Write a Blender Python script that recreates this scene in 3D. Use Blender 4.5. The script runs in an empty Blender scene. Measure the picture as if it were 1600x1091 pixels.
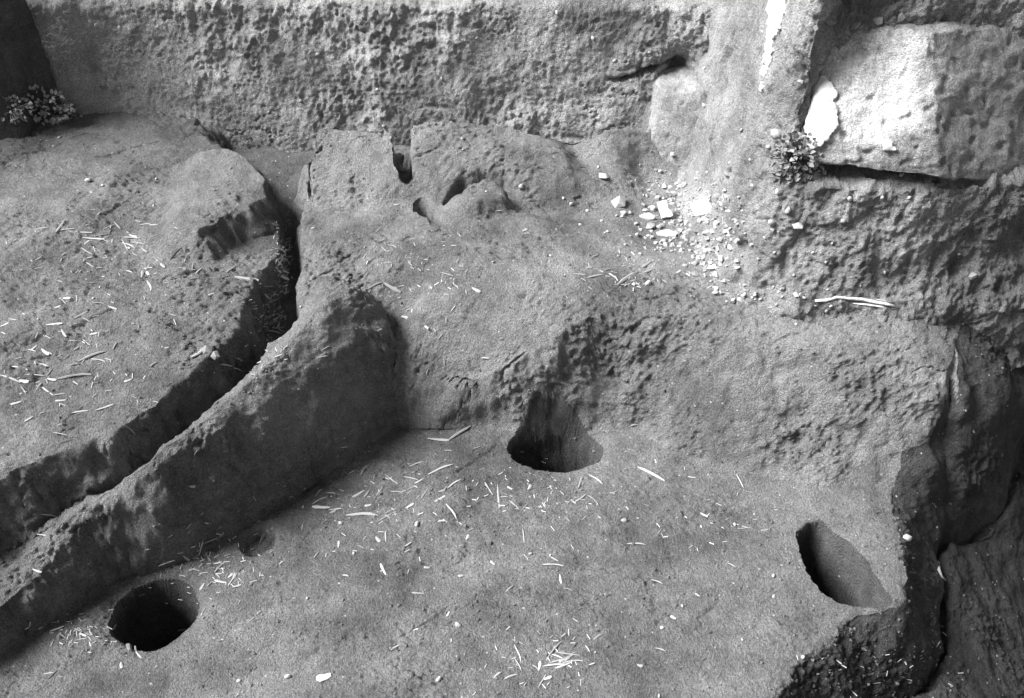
import bpy, bmesh, math, random
import numpy as np
from mathutils import Vector, Matrix

random.seed(7)
RNG = np.random.default_rng(7)
scene = bpy.context.scene
col = scene.collection

# ------------------------------------------------------------------ camera, sky, sun, exposure
CAM_H, PITCH, FPX = 1.9, math.radians(38.0), 1500.0
cam_d = bpy.data.cameras.new('camera')
cam = bpy.data.objects.new('camera', cam_d)
col.objects.link(cam)
cam.location = (0, 0, CAM_H)
cam.rotation_euler = (math.pi / 2 - PITCH, 0, 0)
cam_d.sensor_width = 36.0
cam_d.lens = 36.0 * FPX / 1600.0
cam_d.clip_start, cam_d.clip_end = 0.05, 500
cam_d.dof.use_dof = True
cam_d.dof.focus_distance = 2.55
cam_d.dof.aperture_fstop = 11.0
scene.camera = cam

SUN_VEC = Vector((-0.68, -0.06, 0.70)).normalized()          # towards the sun
SUN_EL = math.asin(SUN_VEC.z)
world = bpy.data.worlds.new('World')
scene.world = world
world.use_nodes = True
wn, wl = world.node_tree.nodes, world.node_tree.links
wn.clear()
sky = wn.new('ShaderNodeTexSky')
sky.sky_type = 'NISHITA'
sky.sun_disc = False
sky.sun_elevation = SUN_EL
sky.sun_rotation = math.atan2(SUN_VEC.x, SUN_VEC.y)
bw = wn.new('ShaderNodeRGBToBW')                              # black-and-white film
bg = wn.new('ShaderNodeBackground')
bg.inputs['Strength'].default_value = 0.062
wo = wn.new('ShaderNodeOutputWorld')
wl.new(sky.outputs[0], bw.inputs[0]); wl.new(bw.outputs[0], bg.inputs['Color']); wl.new(bg.outputs[0], wo.inputs[0])

sun_d = bpy.data.lights.new('sun', 'SUN')
sun_d.energy = 4.8
sun_d.angle = math.radians(30)
sun_d.color = (1, 1, 1)
sun = bpy.data.objects.new('sun', sun_d)
col.objects.link(sun)
sun.rotation_euler = SUN_VEC.to_track_quat('Z', 'Y').to_euler()
sun.location = SUN_VEC * 20

scene.view_settings.view_transform = 'Standard'
scene.view_settings.look = 'None'
scene.view_settings.exposure = 1.40
scene.view_settings.gamma = 1.0
scene.view_settings.use_curve_mapping = False

# ------------------------------------------------------------------ survey: photo point + level -> place on site
CP, SP = math.cos(PITCH), math.sin(PITCH)
def ray(u, v):
    dx, dy = (u - 800) / FPX, (545.5 - v) / FPX
    return np.array([dx, CP + dy * SP, -SP + dy * CP])
def P(u, v, z):
    d = ray(u, v)
    t = (z - CAM_H) / d[2]
    return (d[0] * t, d[1] * t)
def PP(*pts):
    """(u, v, z) -> plan point; 2-tuples are already plan metres"""
    return np.array([P(*p) if len(p) == 3 else p for p in pts], float)

# ------------------------------------------------------------------ noise
_perm = RNG.permutation(256)
_perm = np.concatenate([_perm, _perm, _perm])
_g = RNG.normal(size=(256, 3)); _g /= np.linalg.norm(_g, axis=1)[:, None]
_g = _g.astype(np.float32)
def perlin(x, y, z):
    x = np.asarray(x, np.float32); y = np.asarray(y, np.float32); z = np.asarray(z, np.float32)
    xi, yi, zi = np.floor(x), np.floor(y), np.floor(z)
    xf, yf, zf = x - xi, y - yi, z - zi
    xi, yi, zi = xi.astype(np.int32) & 255, yi.astype(np.int32) & 255, zi.astype(np.int32) & 255
    f = lambda t: t * t * t * (t * (t * 6 - 15) + 10)
    u, v, w = f(xf), f(yf), f(zf)
    def c(dx, dy, dz):
        h = _perm[_perm[_perm[xi + dx] + yi + dy] + zi + dz]
        g = _g[h]
        return g[..., 0] * (xf - dx) + g[..., 1] * (yf - dy) + g[..., 2] * (zf - dz)
    x00 = c(0, 0, 0) * (1 - u) + c(1, 0, 0) * u
    x10 = c(0, 1, 0) * (1 - u) + c(1, 1, 0) * u
    x01 = c(0, 0, 1) * (1 - u) + c(1, 0, 1) * u
    x11 = c(0, 1, 1) * (1 - u) + c(1, 1, 1) * u
    return ((x00 * (1 - v) + x10 * v) * (1 - w) + (x01 * (1 - v) + x11 * v) * w) * 1.6
def fbm(x, y, z, s, octv=3, gain=0.5, off=0.0):
    a, t = 1.0, 0.0
    for i in range(octv):
        t = t + a * perlin(x * s + off + 3.1 * i, y * s + off * 1.7, z * s + 5.2 * i)
        s *= 2.03; a *= gain
    return t
def billow(x, y, z, s, octv=2, gain=0.5, off=0.0):
    a, t = 1.0, 0.0
    for i in range(octv):
        t = t + a * (0.35 - np.abs(perlin(x * s + off + 7.7 * i, y * s, z * s + off)))
        s *= 2.1; a *= gain
    return t
def sstep(a, b, t):
    t = np.clip((t - a) / (b - a), 0, 1)
    return t * t * (3 - 2 * t)

# ------------------------------------------------------------------ plan tools
def sdist(poly, X, Y):
    """signed distance to a plan polygon, negative inside"""
    d = np.full(X.shape, 1e9)
    ins = np.zeros(X.shape, bool)
    n = len(poly)
    for i in range(n):
        ax, ay = poly[i]; bx, by = poly[(i + 1) % n]
        ex, ey = bx - ax, by - ay
        l2 = ex * ex + ey * ey + 1e-12
        t = np.clip(((X - ax) * ex + (Y - ay) * ey) / l2, 0, 1)
        d = np.minimum(d, (X - ax - t * ex) ** 2 + (Y - ay - t * ey) ** 2)
        if ay != by:
            cr = ((ay > Y) != (by > Y)) & (X < ex * (Y - ay) / (by - ay) + ax)
            ins ^= cr
    d = np.sqrt(d)
    return np.where(ins, -d, d)
def dline(pts, X, Y):
    d = np.full(X.shape, 1e9)
    for (ax, ay), (bx, by) in zip(pts[:-1], pts[1:]):
        ex, ey = bx - ax, by - ay
        t = np.clip(((X - ax) * ex + (Y - ay) * ey) / (ex * ex + ey * ey + 1e-12), 0, 1)
        d = np.minimum(d, (X - ax - t * ex) ** 2 + (Y - ay - t * ey) ** 2)
    return np.sqrt(d)
class Surf:
    """smooth thin-plate surface through levelled survey points"""
    def __init__(s, pts, smooth=0.002):
        s.q = PP(*[p[:3] for p in pts]); s.z = np.array([p[2] for p in pts], float)
        n = len(s.q)
        r = np.linalg.norm(s.q[:, None] - s.q[None], axis=2)
        K = np.where(r > 0, r * r * np.log(r + 1e-9), 0) + smooth * np.eye(n)
        A = np.zeros((n + 3, n + 3)); A[:n, :n] = K
        A[:n, n] = 1; A[:n, n + 1:] = s.q; A[n, :n] = 1; A[n + 1:, :n] = s.q.T
        s.w = np.linalg.solve(A, np.concatenate([s.z, [0, 0, 0]]))
        s.lo, s.hi = s.z.min() - 0.02, s.z.max() + 0.02
    def __call__(s, X, Y):
        n = len(s.q)
        o = s.w[n] + s.w[n + 1] * X + s.w[n + 2] * Y
        for (qx, qy), w in zip(s.q, s.w[:n]):
            r2 = (X - qx) ** 2 + (Y - qy) ** 2 + 1e-12
            o = o + w * 0.5 * r2 * np.log(r2)
        return np.clip(o, s.lo, s.hi)
class Width:
    def __init__(s, pts): s.q = PP(*[p[:3] for p in pts]); s.w = np.array([p[3] for p in pts])
    def __call__(s, X, Y):
        a = 0; b = 0
        for (qx, qy), w in zip(s.q, s.w):
            k = 1.0 / (((X - qx) ** 2 + (Y - qy) ** 2) + 1e-4) ** 1.5
            a = a + k * w; b = b + k
        return a / b

# ------------------------------------------------------------------ the excavated ground
terrace_surf = Surf([
    (868, 533, .28), (960, 478, .345), (1060, 497, .33), (1150, 520, .325), (1330, 545, .32), (1440, 556, .31),
    (1000, 440, .365), (1200, 470, .36), (1450, 490, .35), (800, 420, .40), (700, 400, .405), (550, 350, .425),
    (485, 440, .375), (483, 350, .42), (485, 270, .465), (505, 215, .545), (550, 197, .565), (600, 200, .56),
    (680, 200, .56), (800, 205, .55), (850, 208, .53), (950, 212, .515), (1015, 218, .485), (1070, 235, .44), (880, 235, .50), (960, 240, .475),
    (560, 270, .48), (750, 250, .495), (900, 260, .425), (1000, 275, .385), (1050, 310, .365), (1060, 370, .355),
    (900, 330, .405), (750, 330, .42), (600, 300, .45), (640, 500, .27), (690, 588, .17), (648, 596, .155), (760, 545, .235),
    (832, 550, .25), (720, 500, .305), (650, 470, .355), (780, 490, .33), (1540, 500, .28), (1600, 480, .20), (1600, 550, .13),
    (1545, 585, .21), (1750, 480, .0), (1900, 600, -.1), (612, 440, .36)])
platform_surf = Surf([
    (0, 205, .50), (130, 196, .505), (250, 215, .49), (350, 250, .46), (405, 295, .42), (330, 390, .40), (200, 400, .415),
    (50, 380, .44), (430, 395, .375), (400, 450, .38), (330, 550, .35), (200, 640, .325), (50, 690, .31), (0, 720, .30),
    (100, 550, .37), (-300, 400, .44), (-300, 800, .30), (-200, 200, .52), (250, 480, .395)])
gully_surf = Surf([
    (1500, 625, .16), (1550, 650, .08), (1600, 630, .03), (1500, 750, -.10), (1550, 800, -.20), (1600, 800, -.27),
    (1480, 880, -.20), (1550, 950, -.30), (1600, 1050, -.40), (1420, 1030, -.20), (1350, 1060, -.17), (1280, 1090, -.15),
    (1480, 1091, -.23), (1450, 960, -.20), (1800, 900, -.6), (1800, 700, -.3), (1300, 1300, -.22), (1700, 1300, -.5), (1480, 680, .02)])
ridge_surf = Surf([
    (480, 480, .375), (430, 540, .35), (350, 610, .335), (230, 710, .285), (110, 800, .19), (50, 850, .14), (0, 900, .11),
    (60, 885, .14), (240, 725, .285), (330, 660, .31), (420, 590, .335), (480, 545, .345), (560, 510, .355), (595, 480, .36),
    (520, 440, .385), (540, 475, .385), (-200, 1050, .07)])

TERR = PP((505, 202, .56), (484, 250, .5), (477, 300, .46), (470, 380, .41), (476, 440, .38), (480, 520, .34), (600, 570, .2), (645, 602, .15),
          (700, 596, .165), (770, 578, .20), (832, 550, .252), (870, 529, .285), (912, 500, .322), (960, 478, .345), (1050, 492, .33),
          (1150, 520, .325), (1330, 545, .32), (1440, 560, .31), (1500, 575, .29), (2000, 700, .2), (6., 2.0), (6., 3.4), (-.62, 3.4))
TERR_W = Width([(490, 230, .5, .085), (470, 400, .4, .035), (480, 520, .3, .06), (660, 600, .1, .03), (700, 600, .1, .03), (800, 590, .1, .035), (870, 560, .2, .07), (905, 550, .2, .13),
                (985, 540, .2, .21), (1150, 600, .2, .24), (1330, 600, .2, .25), (1450, 620, .2, .22)])
PLAT = PP((300, 208, .49), (392, 265, .455), (420, 300, .435), (430, 340, .41), (434, 385, .385), (412, 420, .385), (394, 442, .385),
          (386, 470, .375), (366, 512, .362), (334, 546, .35), (310, 575, .345), (270, 605, .335), (200, 655, .32), (120, 702, .305), (60, 722, .30), (0, 750, .29),
          (-300, 870, .27), (-6., .9), (-6., 3.5), (-1.15, 3.5))
PLAT_W = Width([(350, 230, .45, .12), (430, 320, .4, .035), (440, 400, .3, .03), (380, 520, .3, .035), (300, 590, .3, .05), (100, 720, .25, .045)])
RIDGE = PP((474, 470, .38), (462, 500, .365), (430, 540, .35), (350, 610, .335), (230, 710, .285), (110, 800, .19), (50, 846, .14), (0, 885, .11), (-200, 1020, .07),
           (-230, 1105, .07), (0, 938, .11), (58, 884, .14), (130, 802, .19), (246, 724, .275), (332, 668, .30), (420, 603, .325),
           (490, 554, .335), (552, 518, .35), (594, 488, .36), (590, 460, .375), (530, 440, .385), (485, 445, .38))
RIDGE_W = Width([(350, 600, .3, .045), (100, 790, .2, .05), (470, 490, .3, .03), (0, 1000, 0, .03), (160, 900, 0, .04), (330, 800, .1, .06), (480, 700, .1, .08),
                 (600, 600, .1, .07), (600, 450, .37, .05)])
LEFT = PP((-.62, 3.5), (490, 250, .42), (480, 400, .35), (480, 470, .37), (455, 530, .345), (380, 600, .335), (240, 716, .285), (120, 800, .205), (55, 868, .165), (0, 920, .15),
          (-200, 1060, .12), (-6., -1.), (-6., 3.5))
CLIFF = PP((6., 3.6), (1900, 470, .28), (1700, 520, .27), (1600, 556, .13), (1545, 590, .21), (1517, 603, .26), (1504, 560, .31), (1501, 516, .33), (1490, 560, .30),
           (1482, 610, .24), (1452, 670, .15), (1404, 700, .10), (1392, 760, .06), (1398, 850, .03), (1404, 925, .02), (1368, 950, .01),
           (1320, 965, 0), (1290, 1000, 0), (1225, 1060, 0), (1180, 1100, 0), (1000, 1300, 0), (.1, -3.), (-7., -3.), (-7., 4.), (6., 4.))
CLIFF_W = Width([(1500, 560, .3, .035), (1470, 650, .2, .08), (1430, 750, 0, .19), (1440, 880, -.1, .20), (1330, 1000, -.1, .12), (1220, 1080, -.1, .10), (1580, 620, .2, .16)])
BEYOND = PP((1502, 478, .34), (1502, 520, .33), (1505, 560, .31), (1517, 610, .26), (6., 1.6), (6., 2.6), (1.75, 2.6))
SLAB = PP((282, 352, .45), (318, 376, .44), (345, 352, .45), (420, 320, .45), (414, 290, .45), (380, 262, .46), (250, 262, .47))
HOLES = [  # plan centre, radius, depth, half width of the rim
    (P(237, 946, 0), .106, .50, 18.), (P(868, 699, 0), .095, .34, 18.), (P(1320, 873, .02), .140, .30, 12.)]
DIMPLE = P(404, 840, 0)
SLOT1 = PP((626, 190, .55), (634, 225, .53), (634, 266, .49)); SLOT2 = PP((664, 308, .44), (680, 330, .43), (688, 354, .41))
CRES = PP((708, 300, .45), (722, 286, .46), (748, 279, .465), (778, 281, .465), (802, 297, .45))
LUMP = P(750, 312, .44)

def wallprof(w):
    return 0.35 * w + 0.65 * w * w * (3 - 2 * w)
def ground(X, Y, holes=True):
    """level of the dug ground, and the masks that say which feature a point belongs to"""
    z0 = np.zeros_like(X)
    wx = fbm(X, Y, z0, 5.0, 3, .55, 11.) * .012 + perlin(X * 34, Y * 34, z0 + 3) * .004
    wy = fbm(X, Y, z0, 5.0, 3, .55, 47.) * .012 + perlin(X * 34, Y * 34, z0 + 9) * .004
    X2, Y2 = X + wx, Y + wy
    floor = .012 * np.sin(X * 2.1 + 1) + .03 * sstep(.6, 1.1, X) + .010 * fbm(X, Y, z0, 1.7, 2, .5, 5.) - .006
    # soft foot of the front wall on the right
    trench = np.interp(Y, [1.2, 1.45, 1.6, 1.8, 2.0, 2.2, 2.5, 2.8, 3.1], [.10, .11, .09, .05, .07, .18, .28, .34, .40]) + .012 * fbm(X, Y, z0, 7., 2)
    left = sdist(LEFT, X, Y) < 0
    low = np.where(left, trench, floor)
    ww = fbm(X, Y, z0, 16., 2, .6, 15.) * .014
    sp = sdist(PLAT, X2 + .55 * ww, Y2 - .55 * ww); wp = np.clip(1 - sp / PLAT_W(X, Y), 0, 1)
    zp = platform_surf(X, Y)
    ss = sdist(SLAB, X2 + ww, Y2 - ww)
    zp = zp + .075 * np.clip(1 - ss / .045, 0, 1) * sstep(P(235, 300, .45)[0], P(330, 300, .45)[0], X)
    st = sdist(TERR, X2, Y2); wt = np.clip(1 - st / TERR_W(X, Y), 0, 1)
    zt = terrace_surf(X, Y)
    lump = np.hypot((X2 - LUMP[0]) / .115, (Y2 - LUMP[1]) / .075)
    zt = zt + .055 * sstep(1.15, .55, lump)
    zt = zt - .17 * sstep(2.87, 2.905, Y2 + .8 * wx + .02 * np.sin(X * 9) - .07 * sstep(.08, .22, X)) * sstep(.47, .41, X)
    zt = zt - .035 * np.exp(-((Y2 - 2.64) / .06) ** 2) * sstep(.35, .1, X) + .02 * np.exp(-((Y2 - 2.80) / .07) ** 2) * sstep(.3, .1, X)
    q_ = np.clip((Y2 - SLOT1[2][1]) / (SLOT1[0][1] - SLOT1[2][1]), 0, 1)
    zt = zt - .085 * sstep(.034, .010, dline(CRES, X2, Y2))
    zt = zt - .15 * sstep(.020 + .040 * q_, .008 + .026 * q_, dline(SLOT1, X2 + .6 * wx, Y2)) - .085 * sstep(.030, .008, dline(SLOT2, X2 + wx, Y2))
    sr = sdist(RIDGE, X2, Y2); wr = np.clip(1 - sr / RIDGE_W(X, Y), 0, 1)
    zr = ridge_surf(X, Y) + (.036 + .040 * sstep(1.85, 2.1, Y)) * (1 - np.clip(1 + sr / .09, 0, 1) ** 2) - .016
    hp = low + (zp - low) * wallprof(wp)
    ht = low + (zt - low) * wallprof(wt)
    hr = low + (zr - low) * (.85 * np.sin(wr * math.pi / 2) + .15 * wallprof(wr))
    H = np.maximum(np.maximum(hp, ht), hr)
    which = np.argmax(np.stack([low + .004, hp, ht, hr]), axis=0)      # 0 floor/trench 1 platform 2 terrace 3 ridge
    which = np.where((which == 0) & left, 4, which)
    dd = np.hypot(X2 - DIMPLE[0], Y2 - DIMPLE[1])
    H = H - .034 * sstep(.05, .03, dd)
    hole = np.zeros(X.shape, int)
    for k, ((hx, hy), r, dep, kk) in enumerate(HOLES if holes else []):
        d = np.hypot((X - hx + wx * .7) / (1.4 if k == 1 else 1), Y - hy + wy * .7)
        if k == 2:                                   # long slanting cut
            ex, ey = .32, -.947
            la, lb = (X - hx) * ex + (Y - hy) * ey, (X - hx) * ey - (Y - hy) * ex
            d = np.hypot(la + 1.5 * wx, (lb + 1.5 * wy) * np.where(lb > 0, 1.45, 2.6))
        cone = -dep + np.maximum(d - (r - dep / kk), 0) * kk - .02 * np.clip(1 - (d / r) ** 2, 0, 1)
        H = H - .010 * np.exp(-((d - r) / .02) ** 2) * (k != 2)
        hole = np.where((cone < H - .004) & (H < .13), k + 1, hole)
        a = np.clip(.5 + .5 * (H - cone) / .012, 0, 1) * (sstep(.15, .07, H) if k == 1 else 1)                 # smooth minimum: worn rim
        H = H * (1 - a) + cone * a - .012 * a * (1 - a)
    sc = sdist(CLIFF, X2, Y2); wc = np.clip(1 - sc / CLIFF_W(X, Y), 0, 1)
    zg = gully_surf(X, Y)
    # darker outcrop beyond the crack
    H = np.where(sc > 0, zg + (H - zg) * (0.6 * wc + .4 * wc * wc * (3 - 2 * wc)), H)
    dcr = np.abs(sc - CLIFF_W(X, Y))
    H = H - .05 * np.exp(-(dcr / .014) ** 2) * (sc > 0) * sstep(.3, .5, X)
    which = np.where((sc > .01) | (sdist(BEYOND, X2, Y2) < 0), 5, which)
    rough = np.clip(np.maximum.reduce([wt * (1 - wt), wp * (1 - wp), wr * (1 - wr), wc * (1 - wc)]) * 4, 0, 1)
    return H, which, hole, rough

def axis(a, b, step, far0, far1, n=10):
    core = np.arange(a, b, step)
    k = np.linspace(0, 1, n + 1)[1:] ** 2
    return np.concatenate([(a + (far0 - a) * k)[::-1], core, core[-1] + (far1 - core[-1]) * k])
S = axis(-1.0, 1.0, 1 / 395., -3.0, 3.0)                 # fan coordinate: x = s * (0.78 + 0.46 y)
fan = lambda y: .78 + .46 * np.maximum(y, 0.4)
YF = np.arange(.85, 3.22, .006)
gx, gy = np.meshgrid(S, YF)
H0 = ground(gx * fan(gy), gy, False)[0]
slope = np.abs(np.gradient(H0, YF, axis=0))
dens = np.sqrt(1 + np.minimum(slope, 3.5) ** 2)
for ax, kw in ((0, 25), (1, 241)):
    ker = np.hanning(kw); ker /= ker.sum()
    dens = np.apply_along_axis(lambda m: np.convolve(np.pad(m, kw // 2, mode='edge'), ker, 'valid'), ax, dens)
cum = np.cumsum(dens, axis=0); cum = (cum - cum[0]) / (cum[-1] - cum[0])
NR = 760
tt = np.linspace(0, 1, NR)
YW = np.empty((NR, len(S)))
for j in range(len(S)):
    YW[:, j] = np.interp(tt, cum[:, j], YF)
near = np.array([-3, -1.8, -.9, -.3, .1, .4, .6, .72, .8])[:, None] * np.ones((1, len(S)))
YW = np.vstack([near, YW])
GX, GY = S[None, :] * fan(YW), YW
GH, WHICH, HOLE, ROUGH = ground(GX, GY)

def grid_normals(V):
    du = np.gradient(V, axis=1); dv = np.gradient(V, axis=0)
    n = np.cross(du, dv); n /= np.linalg.norm(n, axis=2)[..., None] + 1e-12
    return n
V = np.stack([GX, GY, GH], axis=2)
N = grid_normals(V)
x, y, z = V[..., 0], V[..., 1], V[..., 2]
cell = np.maximum(np.linalg.norm(np.gradient(V, axis=1), axis=2), np.linalg.norm(np.gradient(V, axis=0), axis=2))
hf, mf = np.clip(.008 / cell, 0, 1) ** 1.5, np.clip(.016 / cell, 0, 1)          # keep relief no finer than the facets that carry it
inhole = (HOLE > 0)
top = (WHICH == 2) | (WHICH == 1)
gul = WHICH == 5
rdg = WHICH == 3
amp = .006 + .004 * top + (.007 * ROUGH) * (~gul) + .010 * gul + .005 * rdg
patchy = sstep(-.25, .45, fbm(x, y, z, 3.5, 2, .6, 63.))            # trampled-smooth against crumbly
crumb = .35 + .9 * patchy
d = fbm(x, y, z, 7., 3, .5, 2.) * amp
d += billow(x, y, z, 24., 2, .5, 31.) * mf * (.0024 + .0034 * ROUGH * (~gul) + .0030 * top + .003 * gul + .006 * rdg) * crumb
d += fbm(x, y, z, 60., 3, .65, 77.) * hf * (.0027 + .0014 * ROUGH * (~gul) + .0012 * top + .003 * gul + .0012 * rdg) * crumb
hx, hy = P(1000, 492, .33); k = np.exp(-(((x - hx) / .13) ** 2 + ((y - hy) / .05) ** 2))            # crumbled rim of the terrace
d += fbm(x, y, z * .35, 16., 3, .6, 71.) * .005 * k
d += perlin(x * 34, y * 34, z * 7) * .0035 * ROUGH * top * mf               # spade strokes down the cut faces
hx, hy = P(580, 330, .43); k = np.exp(-(((x - hx) / .22) ** 2 + ((y - hy) / .30) ** 2))             # hummocks along the terrace edge
d += fbm(x, y, z, 6.5, 2, .5, 57.) * .022 * k
hx, hy = P(760, 600, .12); k = np.exp(-(((x - hx) / .22) ** 2 + ((y - hy) / .05) ** 2))             # hacked face under the hollow
d += billow(x, y, z * 1.6, 17., 2, .6, 41.) * .009 * k * ROUGH
plt = WHICH == 1
d += (fbm(x, y, z, 13., 3, .6, 101.) * .016 + billow(x, y, z * 1.5, 22., 2, .6, 7.) * .008) * ROUGH * plt      # crumbling rim of the platform
d += fbm(x, y, z, 15., 3, .6, 131.) * .006 * rdg * ROUGH
# pock marks and crumbs
wob = perlin(x * 55, y * 55, z * 55) * .25
pk = perlin(x * 30 + 5 + wob, y * 46 + wob, z * 40) * .7 + perlin(x * 80, y * 80 + 3, z * 80) * .5
calm = 1 - .6 * np.clip(ROUGH * 1.5, 0, 1) * sstep(.1, .25, x)          # the sloping terrace front is scraped smoother
d -= np.clip(pk - .34, 0, 1) * (.010 + .008 * top) * crumb * calm * hf
for f_, o_, dep_ in ((4.5, 3., .007), (8., 40., .005)):
    c1 = perlin(x * f_ + o_ + wob * .5, y * f_ * 1.3 + wob * .5, z * f_); c2 = perlin(x * 3 + o_, y * 3, z * 3 + 9)
    d -= dep_ * sstep(.035, .0, np.abs(c1)) * sstep(.02, .25, c2) * (1 + .6 * top) * calm * .75
cr = perlin(x * 60 + 50, y * 60, z * 60); d += np.clip(cr - .34, 0, 1) * .010 * crumb * hf
d += perlin((x * .5 + y * .85) * 9, z * 34 + (x * .5 + y * .85) * 14, (x * .85 - y * .5) * 6) * .0050 * rdg * (.4 + patchy) * mf
# tool marks: long shallow strokes on the cut faces, combed strokes on the bank and the floor
d += perlin(x * 9 + z * 3, y * 9 - z * 4, z * 42 + x * 5) * .0035 * ROUGH * (~gul) * patchy
ux, uy = P(1130, 810, 0); k = np.exp(-(((x - ux) / .22) ** 2 + ((y - uy) / .10) ** 2))
cw = fbm(x, y, z, 6., 2, .5, 91.) * .02
d += perlin(x * 10 + y * 10, (x * .6 + y + cw) * 58, z * 0) * .0038 * k * (.3 + patchy)
ux, uy = P(960, 245, .43); k = np.exp(-(((x - ux) / .30) ** 2 + ((y - uy) / .12) ** 2))
d += perlin((x * .75 - y + cw) * 44, (x + y * .6) * 9, z * 0 + 3) * .0055 * k * (.3 + patchy)
d = np.where(inhole, d * .7, d)
V = V + N * d[..., None]
N = grid_normals(V)

# ------------------------------------------------------------------ materials
def earth(name, base, dark=.72, light=1.22, bump=1.0, speck=.0, scale=1.0):
    m = bpy.data.materials.new(name); m.use_nodes = True
    nt = m.node_tree; n, l = nt.nodes, nt.links
    b = n['Principled BSDF']; b.inputs['Roughness'].default_value = .95
    b.inputs['Specular IOR Level'].default_value = .15
    tc = n.new('ShaderNodeTexCoord')
    def noise(s, det, rough=.6):
        t = n.new('ShaderNodeTexNoise'); t.inputs['Scale'].default_value = s * scale
        t.inputs['Detail'].default_value = det; t.inputs['Roughness'].default_value = rough
        l.new(tc.outputs['Object'], t.inputs['Vector']); return t
    def math_(op, a, bb):
        t = n.new('ShaderNodeMath'); t.operation = op
        for i, q in enumerate((a, bb)):
            if isinstance(q, (int, float)): t.inputs[i].default_value = q
            else: l.new(q, t.inputs[i])
        return t.outputs[0]
    def remap(src, a, bb, lo, hi):
        t = n.new('ShaderNodeMapRange'); l.new(src, t.inputs['Value'])
        t.inputs['From Min'].default_value = a; t.inputs['From Max'].default_value = bb
        t.inputs['To Min'].default_value = lo; t.inputs['To Max'].default_value = hi
        return t.outputs[0]
    big, mid, fine, grain = noise(4.5, 4), noise(30, 4), noise(170, 3, .7), noise(420, 2, .8)
    stain = noise(3.0, 9, .76)
    v = remap(big.outputs['Fac'], .3, .7, dark, light)
    v = math_('MULTIPLY', v, remap(stain.outputs['Fac'], .38, .58, .52, 1.08))
    v = math_('MULTIPLY', v, remap(mid.outputs['Fac'], .3, .7, .86, 1.14))
    v = math_('MULTIPLY', v, remap(fine.outputs['Fac'], .3, .7, .68, 1.32))
    v = math_('MULTIPLY', v, remap(grain.outputs['Fac'], .25, .75, .38, 1.62))
    v = math_('MULTIPLY', v, base)
    if speck > 0:       # pale grit in the soil
        vo = n.new('ShaderNodeTexVoronoi'); vo.inputs['Scale'].default_value = 70 * scale; vo.inputs['Randomness'].default_value = 1
        l.new(tc.outputs['Object'], vo.inputs['Vector'])
        sel = n.new('ShaderNodeTexWhiteNoise'); l.new(vo.outputs['Position'], sel.inputs['Vector'])
        k = math_('MULTIPLY', math_('LESS_THAN', vo.outputs['Distance'], .2), math_('LESS_THAN', sel.outputs['Value'], speck))
        v = math_('MAXIMUM', v, math_('MULTIPLY', k, .5))
    l.new(v, b.inputs['Base Color'])
    h = math_('ADD', math_('MULTIPLY', mid.outputs['Fac'], .6), math_('MULTIPLY', fine.outputs['Fac'], 1.2))
    h = math_('ADD', h, math_('MULTIPLY', grain.outputs['Fac'], .85))
    bp = n.new('ShaderNodeBump'); bp.inputs['Strength'].default_value = .9; bp.inputs['Distance'].default_value = .014 * bump
    l.new(h, bp.inputs['Height']); l.new(bp.outputs[0], b.inputs['Normal'])
    return m
def plain(name, base, var=.2, scale=120., rough=.8, bump=.002):
    m = bpy.data.materials.new(name); m.use_nodes = True
    n, l = m.node_tree.nodes, m.node_tree.links
    b = n['Principled BSDF']; b.inputs['Roughness'].default_value = rough; b.inputs['Specular IOR Level'].default_value = .2
    tc = n.new('ShaderNodeTexCoord'); t = n.new('ShaderNodeTexNoise'); t.inputs['Scale'].default_value = scale; t.inputs['Detail'].default_value = 4
    oi = n.new('ShaderNodeObjectInfo')
    l.new(tc.outputs['Object'], t.inputs['Vector'])
    r = n.new('ShaderNodeMapRange'); l.new(t.outputs['Fac'], r.inputs['Value'])
    r.inputs['From Min'].default_value, r.inputs['From Max'].default_value = .3, .7
    r.inputs['To Min'].default_value, r.inputs['To Max'].default_value = base * (1 - var), base * (1 + var)
    r2 = n.new('ShaderNodeMapRange'); l.new(oi.outputs['Random'], r2.inputs['Value'])
    r2.inputs['To Min'].default_value, r2.inputs['To Max'].default_value = .62, 1.18
    mu = n.new('ShaderNodeMath'); mu.operation = 'MULTIPLY'; l.new(r.outputs[0], mu.inputs[0]); l.new(r2.outputs[0], mu.inputs[1])
    l.new(mu.outputs[0], b.inputs['Base Color'])
    bp = n.new('ShaderNodeBump'); bp.inputs['Distance'].default_value = bump; bp.inputs['Strength'].default_value = .6
    l.new(t.outputs['Fac'], bp.inputs['Height']); l.new(bp.outputs[0], b.inputs['Normal'])
    return m
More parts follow.
